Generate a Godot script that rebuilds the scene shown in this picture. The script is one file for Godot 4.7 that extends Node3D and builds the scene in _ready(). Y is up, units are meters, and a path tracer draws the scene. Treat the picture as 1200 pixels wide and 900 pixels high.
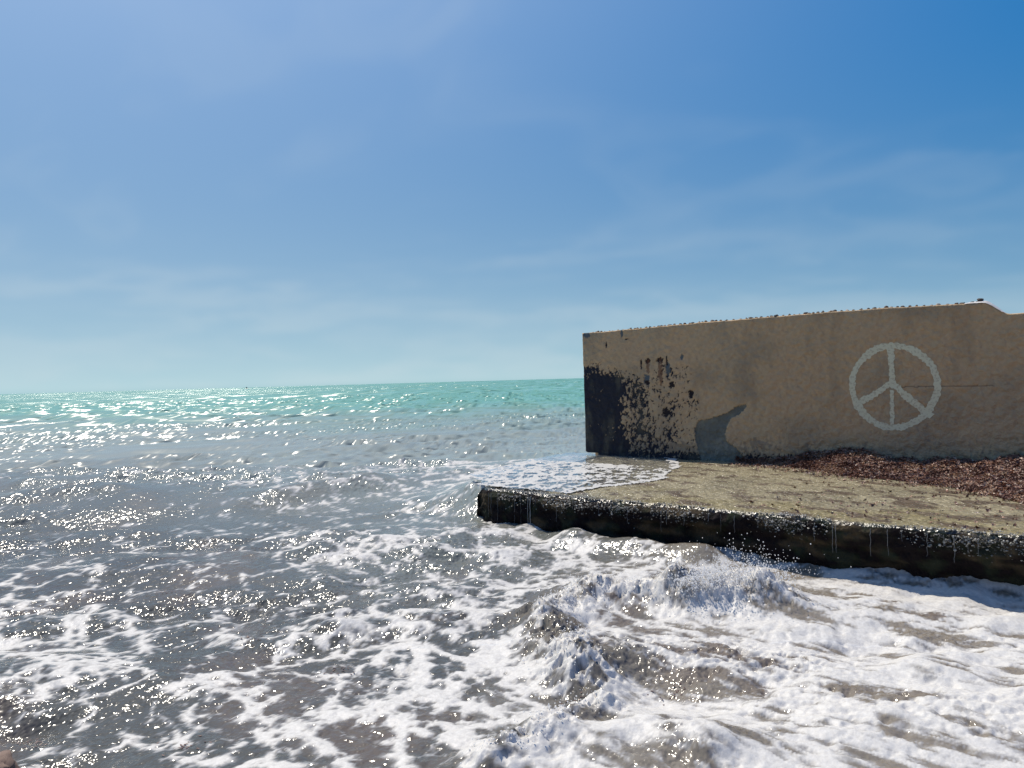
extends Node3D
# A concrete seawall with a painted peace sign on a low slab at the edge of a bright, foamy sea.
# World: y up, metres, mean sea level about 0; the shore where the photographer stands is at z > -2.5.
# Wall frame: u runs along the wall towards the shore, v from the wall's face towards the slab's front edge.

const WALL_AT := Vector3(1.38, 0.6, -14.97)
const DU := Vector3(0.7768, 0.0, 0.6297)
const DV := Vector3(-0.6297, 0.0, 0.7768)
const WALL_TURN := -0.6812
const SLAB_FRONT := 4.5
const WALL_LONG := 9.6

var rng := RandomNumberGenerator.new()
var n_lace := FastNoiseLite.new()
var n_lace_fine := FastNoiseLite.new()
var n_curd := FastNoiseLite.new()
var n_fbm := FastNoiseLite.new()
var n_broad := FastNoiseLite.new()
var n_billow := FastNoiseLite.new()
var n_fine := FastNoiseLite.new()
var n_grain := FastNoiseLite.new()
var n_flake := FastNoiseLite.new()

# ---------------------------------------------------------------- helpers
func noise(n: FastNoiseLite, kind: int, freq: float, sd: int, octaves := 3, warp := 0.0, warp_freq := 1.0) -> void:
	n.noise_type = kind as FastNoiseLite.NoiseType
	n.frequency = freq
	n.seed = sd
	n.fractal_type = FastNoiseLite.FRACTAL_FBM if octaves > 1 else FastNoiseLite.FRACTAL_NONE
	n.fractal_octaves = octaves
	if warp > 0.0:
		n.domain_warp_enabled = true
		n.domain_warp_type = FastNoiseLite.DOMAIN_WARP_SIMPLEX
		n.domain_warp_amplitude = warp
		n.domain_warp_frequency = warp_freq
		n.domain_warp_fractal_type = FastNoiseLite.DOMAIN_WARP_FRACTAL_PROGRESSIVE
		n.domain_warp_fractal_octaves = 2

func tag(o: Node, label: String, category: String, kind := "", group := "") -> void:
	if label: o.set_meta("label", label)
	if category: o.set_meta("category", category)
	if kind: o.set_meta("kind", kind)
	if group: o.set_meta("group", group)

func put(called: String, m: Mesh, mat: Material, parent: Node = self) -> MeshInstance3D:
	var o := MeshInstance3D.new()
	o.name = called
	o.mesh = m
	if mat: o.material_override = mat
	parent.add_child(o, true)
	return o

func noise_tex(freq: float, sd: int, kind: int, octaves: int, normal := 0.0, ramp: Gradient = null, size := 512) -> NoiseTexture2D:
	var n := FastNoiseLite.new()
	noise(n, kind, freq, sd, octaves)
	var t := NoiseTexture2D.new()
	t.width = size
	t.height = size
	t.seamless = true
	t.noise = n
	t.generate_mipmaps = false
	if normal > 0.0:
		t.as_normal_map = true
		t.bump_strength = normal
	if ramp: t.color_ramp = ramp
	return t

func ramp_of(a: Color, b: Color) -> Gradient:
	var g := Gradient.new()
	g.set_color(0, a)
	g.set_color(1, b)
	return g

func lin(r: float, g: float, b: float) -> Color:
	return Color(r, g, b).linear_to_srgb()

func vmat(rough: float, spec := 0.5) -> StandardMaterial3D:
	var m := StandardMaterial3D.new()
	m.vertex_color_use_as_albedo = true
	m.roughness = rough
	m.metallic_specular = spec
	return m

func world_of(u: float, v: float, y: float) -> Vector3:
	return Vector3(WALL_AT.x + DU.x * u + DV.x * v, y, WALL_AT.z + DU.z * u + DV.z * v)

# An indexed grid (rows x cols) with smooth normals; flip turns the faces over.
func grid_mesh(p: PackedVector3Array, c: PackedColorArray, rows: int, cols: int, flip := false) -> ArrayMesh:
	var nn := PackedVector3Array()
	nn.resize(p.size())
	for r in rows:
		for k in cols:
			var i := r * cols + k
			var ex := p[r * cols + mini(k + 1, cols - 1)] - p[r * cols + maxi(k - 1, 0)]
			var ez := p[mini(r + 1, rows - 1) * cols + k] - p[maxi(r - 1, 0) * cols + k]
			var q := ex.cross(ez)
			if q.length_squared() < 1e-16: q = Vector3.UP
			nn[i] = q.normalized() if not flip else -q.normalized()
	var idx := PackedInt32Array()
	idx.resize((rows - 1) * (cols - 1) * 6)
	var w := 0
	for r in rows - 1:
		for k in cols - 1:
			var a := r * cols + k
			var b := a + 1
			var d := a + cols
			var e := d + 1
			if flip:
				idx[w] = a; idx[w + 1] = b; idx[w + 2] = e; idx[w + 3] = a; idx[w + 4] = e; idx[w + 5] = d
			else:
				idx[w] = a; idx[w + 1] = e; idx[w + 2] = b; idx[w + 3] = a; idx[w + 4] = d; idx[w + 5] = e
			w += 6
	var arr := []
	arr.resize(Mesh.ARRAY_MAX)
	arr[Mesh.ARRAY_VERTEX] = p
	arr[Mesh.ARRAY_NORMAL] = nn
	arr[Mesh.ARRAY_COLOR] = c
	arr[Mesh.ARRAY_INDEX] = idx
	var m := ArrayMesh.new()
	m.add_surface_from_arrays(Mesh.PRIMITIVE_TRIANGLES, arr)
	return m

# A lumpy stone-like ball of unit size.
func lump(sd: int, rough := 0.3, rings := 6, segs := 9) -> ArrayMesh:
	var n := FastNoiseLite.new()
	noise(n, FastNoiseLite.TYPE_SIMPLEX_SMOOTH, 0.9, sd, 2)
	var p := PackedVector3Array()
	var c := PackedColorArray()
	for r in rings + 1:
		for s in segs + 1:
			var th := PI * r / rings
			var ph := TAU * (s % segs) / segs
			var q := Vector3(sin(th) * cos(ph), cos(th), sin(th) * sin(ph))
			p.append(q * (1.0 + rough * n.get_noise_3dv(q * 1.7)))
			c.append(Color.WHITE)
	return grid_mesh(p, c, rings + 1, segs + 1, true)

# ---------------------------------------------------------------- the sea's shape
# Foam cover seen on the water: x, z, share of the surface.
const COVER: Array[float] = [2.88,-6.60,0.80,3.93,-6.51,0.85,3.47,-5.37,0.88,2.21,-5.81,0.85,2.21,-4.52,0.90,2.59,-4.09,0.85,1.43,-4.46,0.80,2.57,-7.15,0.85,1.79,-7.52,0.95,1.95,-6.45,0.90,1.29,-7.57,0.90,0.96,-9.10,0.60,0.15,-9.43,0.50,1.75,-9.00,0.35,-0.89,-9.32,0.45,-1.42,-8.19,0.25,-0.20,-13.07,0.40,-0.49,-9.75,0.42,-1.72,-12.47,0.30,-2.58,-12.61,0.14,1.2,-8.95,0.3,2.0,-8.45,0.25,1.6,-8.75,0.25,-2.4,-10.6,0.1,-1.2,-10.8,0.25,-3.2,-8.6,0.12,-1.6,-7.6,0.2,0.67,-16.30,0.65,-0.84,-17.71,0.50,-1.85,-16.15,0.40,-4.17,-14.78,0.30,-2.1,-9.06,0.55,-2.93,-9.57,0.22,-5.91,-13.15,0.00,-5.87,-10.45,0.03,-7.06,-17.99,0.10,-8.81,-14.57,0.02,-5.17,-7.91,0.30,-3.86,-6.10,0.65,-2.95,-5.77,0.55,-2.59,-6.51,0.25,-2.75,-4.83,0.12,-3.01,-4.73,0.08,-1.88,-5.45,0.35,-2.46,-6.00,0.20,-1.17,-4.98,0.55,-1.11,-6.28,0.50,-0.65,-5.36,0.75,-0.32,-4.68,0.72,0.06,-5.46,0.80,0.42,-4.31,0.75,0.27,-4.88,0.60,0.30,-6.37,0.60,0.71,-5.75,0.6,0.96,-6.54,0.55,1.11,-5.24,0.72,1.38,-5.88,0.65,0.76,-4.61,0.8,-1.93,-4.55,0.30,-1.37,-4.36,0.55,-2.62,-7.66,0.12,-1.19,-7.24,0.35,-4.13,-8.13,0.15,-0.36,-6.90,0.60,-0.58,-7.77,0.40,2.42,-8.92,0.50,3.23,-7.38,0.80,4.27,-7.07,0.80,-3.58,-11.31,0.10,-10.31,-20.49,0.06,-6.95,-20.67,0.08,-4.05,-19.94,0.10,-7.14,-10.61,0.03,-6.80,-8.07,0.20,4.14,-5.02,0.85,-0.06,-3.52,0.70,-2.49,-3.64,0.30,2.23,-3.42,0.85,-13.64,-40.73,0.00,-0.05,-29.17,0.02,14.55,-43.78,0.00,-21.78,-32.57,0.02]
# Humps and breakers as ridges: x, z to x, z, radius, height, churn.
const BREAKERS: Array[float] = [0.75,-9.38,2.0,-8.44,0.28,0.2,0.04,
	0.55,-7.15,1.5,-7.0,0.3,0.13,0.7, 1.45,-7.0,2.2,-6.86,0.31,0.25,1.0, 0.2,-6.5,0.68,-7.12,0.27,0.15,0.9, 0.3,-6.2,0.42,-5.4,0.26,0.14,0.85,
	-0.2,-4.15,0.5,-4.82,0.16,0.14,0.4, 0.5,-4.82,1.0,-4.2,0.17,0.08,0.1, -1.6,-6.9,0.0,-6.55,0.38,0.07,0.15, -1.9,-9.3,-0.1,-8.9,0.5,0.07,0.1,
	0.8,-5.75,1.9,-5.5,0.4,0.06,0.3, -3.9,-5.9,-2.2,-5.6,0.35,0.05,0.0, -4.5,-8.6,-2.2,-8.2,0.5,0.08,0.05, 1.6,-4.9,2.9,-4.5,0.35,0.05,0.15, 2.2,-6.2,3.6,-5.9,0.3,0.04,0.1,
	-10.6,-16.9,-6.8,-17.6,0.6,0.16,0.0, -4.6,-12.6,-2.9,-14.6,0.5,0.15,0.0, -8.8,-14.4,-6.6,-13.3,0.5,0.12,0.0, -2.6,-10.2,-0.6,-10.6,0.45,0.09,0.05]

var cover_map := PackedFloat32Array()
var quant := PackedFloat32Array()
var wk := PackedFloat32Array()    # per wave: kx, kz, amplitude, phase, short (0..1)

func make_cover_map() -> void:
	# 0.25 m cells, x from -12 to 9, z from -24 to -2
	cover_map.resize(85 * 89)
	for j in 89:
		for i in 85:
			var x := -12.0 + i * 0.25
			var z := -24.0 + j * 0.25
			var sw := 0.0
			var s := 0.0
			for k in range(0, COVER.size(), 3):
				var dx := x - COVER[k]
				var dz := z - COVER[k + 1]
				var w := 1.0 / pow(dx * dx + dz * dz + 0.05, 2.3)
				sw += w
				s += w * COVER[k + 2]
			cover_map[j * 85 + i] = s / sw

func cover_at(x: float, z: float) -> float:
	var fx := clampf((x + 12.0) * 4.0, 0.0, 83.99)
	var fz := clampf((z + 24.0) * 4.0, 0.0, 87.99)
	var i := int(fx)
	var j := int(fz)
	fx -= i
	fz -= j
	var b := j * 85 + i
	return lerpf(lerpf(cover_map[b], cover_map[b + 1], fx), lerpf(cover_map[b + 85], cover_map[b + 86], fx), fz)

func lace(x: float, z: float) -> float:
	return 0.6 * sqrt(maxf(0.0, n_lace.get_noise_2d(x, z) + 1.0)) + 0.38 * sqrt(maxf(0.0, n_lace_fine.get_noise_2d(x, z) + 1.0)) + 0.14 * n_curd.get_noise_2d(x, z)

func make_quantiles() -> void:
	var v: Array[float] = []
	for i in 6000:
		v.append(lace(rng.randf_range(-9, 7), rng.randf_range(-18, -3)))
	v.sort()
	quant.resize(101)
	for i in 101:
		quant[i] = v[mini(5999, i * 60)]

func threshold(share: float) -> float:
	var f := clampf(share, 0.0, 0.999) * 100.0
	var i := int(f)
	return lerpf(quant[i], quant[i + 1], f - i)

func make_waves() -> void:
	var lengths := [7.5, 5.6, 4.3, 3.3, 2.6, 2.0, 1.6, 1.25, 1.0, 0.8, 0.64, 0.52, 0.42, 0.34, 0.28, 0.23]
	for i in lengths.size():
		for rep in 2:
			var length: float = lengths[i] * rng.randf_range(0.9, 1.1)
			var turn := rng.randf_range(-0.5, 0.5) if length > 2.5 else rng.randf_range(-1.15, 1.15)
			turn += 0.25
			var k := TAU / length
			var steep := 0.055 if length > 2.5 else 0.115
			if length > 5.0: steep = 0.035
			wk.append_array([k * sin(turn), k * cos(turn), steep / k, rng.randf_range(0, TAU), clampf((2.2 - length) / 1.2, 0.0, 1.0)])

var o_h := 0.0
var o_sx := 0.0
var o_sz := 0.0
# Height and slopes of the open-water waves; chop scales the short ones.
func waves(x: float, z: float, chop: float, swell: float, shortest: float) -> void:
	var h := 0.0
	var sx := 0.0
	var sz := 0.0
	for i in range(0, wk.size(), 5):
		var kx := wk[i]
		var kz := wk[i + 1]
		if absf(kx) + absf(kz) > shortest: continue
		var a := wk[i + 2] * lerpf(swell, chop, wk[i + 4])
		var t := kx * x + kz * z + wk[i + 3]
		var c := cos(t)
		h += a * sin(t)
		sx += a * c * kx
		sz += a * c * kz
	o_h = h
	o_sx = sx
	o_sz = sz

func chop_at(x: float, z: float) -> float:
	var m := n_broad.get_noise_2d(x, z * 1.6)
	var c := clampf(0.62 + 2.0 * m, 0.08, 1.4)
	var dx := (x + 4.6) / 2.4          # a slick of smooth water in the lee of the breakers
	var dz := (z + 11.8 + 0.12 * x) / 1.0
	return c * (1.0 - 0.88 * exp(-dx * dx - dz * dz))

# Level of the water round the slab: it stands high where the surge laps over the slab's seaward edge.
func level_at(x: float, z: float) -> float:
	var rx := x - WALL_AT.x
	var rz := z - WALL_AT.z
	var u := rx * DU.x + rz * DU.z
	var v := rx * DV.x + rz * DV.z
	var lv := 0.15 * smoothstep(-7.5, -11.0, z)
	var gap := 0.3 + 0.18 * v - u
	var s := smoothstep(4.6, 3.5, v) * smoothstep(-1.2, 0.2, v)
	lv += (0.6 - 0.15) * s * exp(-pow(maxf(gap, 0.0) / 1.5, 2.0))
	return lv

func inside_slab(x: float, z: float) -> float:
	var rx := x - WALL_AT.x
	var rz := z - WALL_AT.z
	var u := rx * DU.x + rz * DU.z
	var v := rx * DV.x + rz * DV.z
	return minf(minf(u - 0.3 - 0.18 * v, SLAB_FRONT - v), v + 0.4)

func water_color(x: float, z: float) -> Color:
	var d := -z + 0.22 * x
	var w := 7.0 * n_broad.get_noise_2d(x * 0.25 + 40.0, z * 0.25) + 2.0 * n_fbm.get_noise_2d(x * 0.06, z * 0.06)
	var far := smoothstep(18.0, 75.0, d + w * 1.6)
	var mid := smoothstep(7.0, 19.0, d + w)
	var near := Color(0.088, 0.083, 0.073)
	var sandy := smoothstep(-1.0, 2.5, x + 0.25 * (z + 6.0) + 1.2 * n_fbm.get_noise_2d(x * 0.3, z * 0.3)) * smoothstep(-11.0, -8.0, z)
	near = near.lerp(Color(0.255, 0.215, 0.165), sandy * 0.85)
	var silt := smoothstep(0.05, 0.5, n_fbm.get_noise_2d(x * 0.22 + 9.0, z * 0.22))
	near = near.lerp(Color(0.15, 0.115, 0.09), silt * 0.6)
	var c := near.lerp(Color(0.27, 0.30, 0.27), mid)  # mid water: own grey tint, lightened to carry grazing sky reflection in its colour
	return c.lerp(Color(0.15, 0.365, 0.28), far)

func build_sea() -> void:
	make_cover_map()
	make_quantiles()
	make_waves()
	# patches from the shore out: z from, z to, dz, x from, x to, dx
	var patches := [[-2.6, -6.0, 0.0145, -6.0, 7.5, 0.0145], [-6.0, -10.5, 0.03, -9.0, 9.0, 0.021], [-10.5, -19.0, 0.07, -15.5, 12.0, 0.034],
		[-19.0, -42.0, 0.3, -34.0, 26.0, 0.07], [-42.0, -130.0, 1.6, -100.0, 80.0, 0.19], [-130.0, -600.0, 9.0, -460.0, 380.0, 0.8], [-600.0, -6800.0, 200.0, -5200.0, 4400.0, 9.0]]
	var mesh := ArrayMesh.new()
	var water := sea_material(0.15, true)
	var foam := foam_material()
	var open_water := sea_material(0.25, false)
	var last_x := PackedFloat32Array()
	var last_p := PackedVector3Array()
	for half in 2:
		var pos := PackedVector3Array()
		var nor := PackedVector3Array()
		var col := PackedColorArray()
		var wet := PackedInt32Array()
		var white := PackedInt32Array()
		var fo := PackedFloat32Array()
		var prev := -1
		var prev_n := 0
		if half == 1:
			for q in last_p.size():
				pos.append(last_p[q])
				nor.append(Vector3.UP)
				col.append(water_color(last_p[q].x, last_p[q].z))
				fo.append(0.0)
			prev = 0
			prev_n = last_p.size()
		for k in ([0, 1, 2] if half == 0 else [3, 4, 5, 6]):
			var a: Array = patches[k]
			var z0: float = a[0]
			var dz: float = a[2]
			var x0: float = a[3]
			var dx: float = a[5]
			var rows := int(round((z0 - float(a[1])) / dz))
			if k == 6: rows += 1
			var cols := int(round((float(a[4]) - x0) / dx)) + 1
			var base := pos.size()
			pos.resize(base + rows * cols)
			nor.resize(base + rows * cols)
			col.resize(base + rows * cols)
			fo.resize(base + rows * cols)
			var ripple: float = [0.22, 0.28, 0.34, 0.0, 0.0, 0.0, 0.0][k]
			var shortest := TAU / maxf(0.2, 2.2 * dx) * 1.3
			for r in rows:
				var z := z0 - dz * r
				for c in cols:
					var x := x0 + dx * c
					var i := base + r * cols + c
					if half == 0:
						near_vertex(x, z, i, pos, col, fo, shortest)
					else:
						var lean := 0.26 * smoothstep(-19.0, -60.0, z)   # at a low angle one sees the waves' fronts, which face the shore
						var jx := x + dx * 0.4 * n_grain.get_noise_2d(x * 37.0, z * 11.0)
						waves(jx, z, chop_at(x * 0.5, z * 0.35) * (0.75 if k == 3 else 0.95), 1.0, 100.0)
						var g := 0.9 / maxf(dx, 0.07)
						var rough := (0.42 if k == 3 else 0.28) * chop_at(x * 0.5 + 30.0, z * 0.35)
						o_sx += rough * n_grain.get_noise_2d(x * g, z * g * 0.31)
						o_sz += rough * n_grain.get_noise_2d(x * g + 70.0, z * g * 0.31)
						pos[i] = Vector3(jx, 0.15 + (o_h * 0.8 if z > -130.0 else 0.0), z)
						nor[i] = Vector3(-o_sx, 1.0, -o_sz + lean).normalized()
						col[i] = water_color(x, z)
			# faces inside the patch
			if half == 0:
				for r in rows:
					for c in cols:
						var i := base + r * cols + c
						var ex := pos[base + r * cols + mini(c + 1, cols - 1)] - pos[base + r * cols + maxi(c - 1, 0)]
						var ez := pos[base + maxi(r - 1, 0) * cols + c] - pos[base + mini(r + 1, rows - 1) * cols + c]
						var nv := ez.cross(ex).normalized()
						if fo[i] < 0.6:      # capillary ripples finer than the mesh
							var q := pos[i]
							var g := 0.42 / dx
							var rip := ripple * minf(1.3, chop_at(q.x, q.z) * 1.3) * (1.0 - fo[i])
							nv += Vector3(n_grain.get_noise_2d(q.x * g, q.z * g * dx / dz), 0.0, n_grain.get_noise_2d(q.x * g + 70.0, q.z * g * dx / dz)) * rip
							nv = nv.normalized()
						nor[i] = nv
			for r in rows - 1:
				for c in cols - 1:
					var i := base + r * cols + c
					var j := i + cols
					var f := fo[i] + fo[i + 1] + fo[j] + fo[j + 1]
					if f > 1.9:
						white.append_array([i, j, j + 1, i, j + 1, i + 1])
					else:
						wet.append_array([i, j, j + 1, i, j + 1, i + 1])
			# stitch to the patch before
			if prev >= 0:
				var i := 0
				var j := 0
				while i < prev_n - 1 or j < cols - 1:
					if j >= cols - 1 or (i < prev_n - 1 and pos[prev + i + 1].x < pos[base + j + 1].x):
						wet.append_array([prev + i, base + j, prev + i + 1])
						i += 1
					else:
						wet.append_array([prev + i, base + j, base + j + 1])
						j += 1
			prev = base + (rows - 1) * cols
			prev_n = cols
		if half == 0:
			last_p = pos.slice(prev, prev + prev_n)
		var arr := []
		arr.resize(Mesh.ARRAY_MAX)
		arr[Mesh.ARRAY_VERTEX] = pos
		arr[Mesh.ARRAY_NORMAL] = nor
		arr[Mesh.ARRAY_COLOR] = col
		arr[Mesh.ARRAY_INDEX] = wet
		mesh.add_surface_from_arrays(Mesh.PRIMITIVE_TRIANGLES, arr)
		mesh.surface_set_material(mesh.get_surface_count() - 1, water if half == 0 else open_water)
		if white.size():
			arr[Mesh.ARRAY_INDEX] = white
			mesh.add_surface_from_arrays(Mesh.PRIMITIVE_TRIANGLES, arr)
			mesh.surface_set_material(mesh.get_surface_count() - 1, foam)
	var o := put("sea", mesh, null)
	tag(o, "turquoise sea turning grey and foamy towards the shore", "sea", "structure")

func near_vertex(x: float, z: float, i: int, pos: PackedVector3Array, col: PackedColorArray, fo: PackedFloat32Array, shortest: float) -> void:
	var lv := level_at(x, z)
	var churn := 0.0
	var bump := 0.0
	for k in range(0, BREAKERS.size(), 7):
		var ax := BREAKERS[k]
		var az := BREAKERS[k + 1]
		var lx := BREAKERS[k + 2] - ax
		var lz := BREAKERS[k + 3] - az
		var t := clampf(((x - ax) * lx + (z - az) * lz) / (lx * lx + lz * lz), 0.0, 1.0)
		var dx := x - ax - lx * t
		var dz := z - az - lz * t
		var rad := BREAKERS[k + 4]
		var q := (dx * dx + dz * dz) / (rad * rad)
		if q < 5.0:
			var e := exp(-q) * (0.85 + (0.5 if BREAKERS[k + 6] > 0.2 else 0.15) * n_fbm.get_noise_2d(x * 0.5 + k, z * 0.5))
			bump = maxf(bump, e * BREAKERS[k + 5]) + 0.3 * minf(bump, e * BREAKERS[k + 5])
			churn = maxf(churn, e * BREAKERS[k + 6])
	var share := cover_at(x, z) * 0.93
	share = clampf(share + 0.22 * n_broad.get_noise_2d(x * 6.0, z * 6.0), 0.0, 0.97)
	var chop := chop_at(x, z)
	var shallow := smoothstep(-4.0, -16.0, z)
	waves(x, z, chop * lerpf(0.5, 0.72, shallow), lerpf(0.28, 0.9, shallow), shortest)
	var h := lv + o_h + bump
	# froth: billowing lumps where the water churns, low relief where foam floats
	var b1 := n_billow.get_noise_2d(x, z)
	b1 = 1.0 - 4.0 * b1 * b1
	var b2 := n_fine.get_noise_2d(x, z)
	h += churn * (0.07 * b1 + 0.045 * (0.5 - b2 * b2 * 5.0))
	share = clampf(share - (0.4 * n_fbm.get_noise_2d(x * 0.7 + 3.0, z * 0.7) + 0.03) * churn * smoothstep(1.4, 0.7, x), 0.0, 0.97)
	var run := n_fbm.get_noise_2d((x * 0.8 + z * 0.6) * 0.35, (z * 0.8 - x * 0.6) * 1.2)
	h += 0.022 * (1.0 - shallow) * run + 0.008 * (1.0 - shallow) * b1 * smoothstep(0.2, 0.7, share)
	var p := lace(x, z)
	var drawn := smoothstep(0.2, 1.4, x + 0.2 * (z + 6.0)) * smoothstep(-8.2, -7.2, z)
	if drawn > 0.0:      # backwash draws the foam out along the shore
		var al := x * 0.83 + z * 0.55
		var ac := z * 0.83 - x * 0.55
		p = lerpf(p, lace(al * 0.55 + 11.0, ac * 1.5 + 5.0), drawn)
		h += drawn * 0.009 * n_fine.get_noise_2d(al * 0.22, ac * 1.1)
	var th := threshold(share)
	var f := smoothstep(th, th - 0.13, p)
	var film := smoothstep(th + 0.07, th - 0.04, p)
	var little := smoothstep(0.01, 0.1, share)
	f *= little
	film *= little
	h += f * (0.005 + 0.004 * b2)
	var ins := inside_slab(x, z)
	if ins > -1.0 and z < -10.6 and ins < 0.06:
		var vv := (x - WALL_AT.x) * DV.x + (z - WALL_AT.z) * DV.z
		h = lerpf(h, 0.597, smoothstep(-1.0, -0.15, ins) * smoothstep(4.3, 3.4, vv) * smoothstep(-0.3, 0.2, vv))
	if ins > 0.05: h = minf(h, 0.35)
	pos[i] = Vector3(x + churn * 0.022 * n_fine.get_noise_2d(x + 31.0, z), h, z + churn * 0.025 * n_fine.get_noise_2d(x, z + 57.0) + bump * bump * 1.0)
	fo[i] = maxf(f, film * 0.5)
	var w := water_color(x, z)
	col[i] = w.lerp(Color(0.42, 0.405, 0.385), film * 0.7).lerp(Color(0.69, 0.662, 0.61), f)

func sea_material(rough: float, fine: bool) -> StandardMaterial3D:
	var m := vmat(rough, 0.36)
	if fine:
		m.normal_enabled = true
		m.normal_texture = noise_tex(0.018, 5, FastNoiseLite.TYPE_SIMPLEX_SMOOTH, 3, 8.0)
		m.normal_scale = 0.8
		m.uv1_triplanar = true
		m.uv1_world_triplanar = true
		m.uv1_scale = Vector3(0.9, 0.9, 0.9)
	return m

func foam_material() -> StandardMaterial3D:
	var m := vmat(0.5, 0.4)
	m.normal_enabled = true
	m.normal_texture = noise_tex(0.045, 8, FastNoiseLite.TYPE_CELLULAR, 2, 4.0)
	m.normal_scale = 0.5
	m.albedo_texture = noise_tex(0.03, 11, FastNoiseLite.TYPE_SIMPLEX, 4, 0.0, ramp_of(lin(0.78, 0.77, 0.76), lin(1, 1, 1)))
	m.uv1_triplanar = true
	m.uv1_world_triplanar = true
	m.uv1_scale = Vector3(1.3, 1.3, 1.3)
	return m

# ---------------------------------------------------------------- the slab and what lies on it
func slab_relief(u: float, v: float) -> float:
	return 0.012 * n_fbm.get_noise_2d(u * 0.5, v * 0.5 + 70.0) + 0.006 * n_fine.get_noise_2d(u, v)

func slab_color(u: float, v: float) -> Color:
	var c := Color(0.43, 0.365, 0.225)
	var a := n_fbm.get_noise_2d(u * 0.22 + 15.0, v * 0.3)
	c = c.lerp(Color(0.34, 0.29, 0.18), smoothstep(-0.1, 0.35, a))
	var algae := smoothstep(3.2, 4.3, v + 1.2 * n_fbm.get_noise_2d(u * 0.3, v * 0.3 + 33.0))
	c = c.lerp(Color(0.33, 0.265, 0.105), algae * 0.6)
	var rust := smoothstep(0.12, 0.36, n_fbm.get_noise_2d(u * 0.45 + 50.0 + v * 0.36, v * 0.9 - u * 0.5) + 0.16 * smoothstep(4.5, 7.0, u))
	c = c.lerp(Color(0.12, 0.075, 0.05), rust * 0.8)
	# black slime grown over the seaward rim
	var slime := smoothstep(0.0, 0.2, v - 4.22 + 0.12 * smoothstep(2.9, 1.6, u) + 0.22 * n_fbm.get_noise_2d(u * 0.5, v * 0.5 + 60.0)) * smoothstep(3.6, 2.4, u)
	return c.lerp(Color(0.045, 0.043, 0.033), slime)

func face_v(u: float, y: float) -> float:
	# how far the worn front face stands out at this height
	var worn := 0.07 * n_fbm.get_noise_2d(u * 0.55, y * 1.3 + 7.0) + 0.03 * n_fine.get_noise_2d(u * 1.2, y * 1.6)
	# the lower course stands back, with hollows washed out at the waterline
	worn -= 0.08 * smoothstep(0.40, 0.35, y + 0.06 * n_fbm.get_noise_2d(u * 0.2, 3.0)) * smoothstep(2.6, 4.4, u)
	worn -= 0.17 * smoothstep(0.02, 0.45, n_fbm.get_noise_2d(u * 0.13 + 5.0, 12.0)) * smoothstep(0.3, 0.08, y) * smoothstep(3.0, 4.5, u)
	worn -= 0.05 * smoothstep(0.22, 0.0, y)
	if u < 4.75: worn += 0.05
	return worn

func rim_v(u: float) -> float:
	return 0.07 * n_fbm.get_noise_2d(u * 0.16, 23.0) + 0.025 * n_fbm.get_noise_2d(u * 0.9, 29.0)

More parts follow.
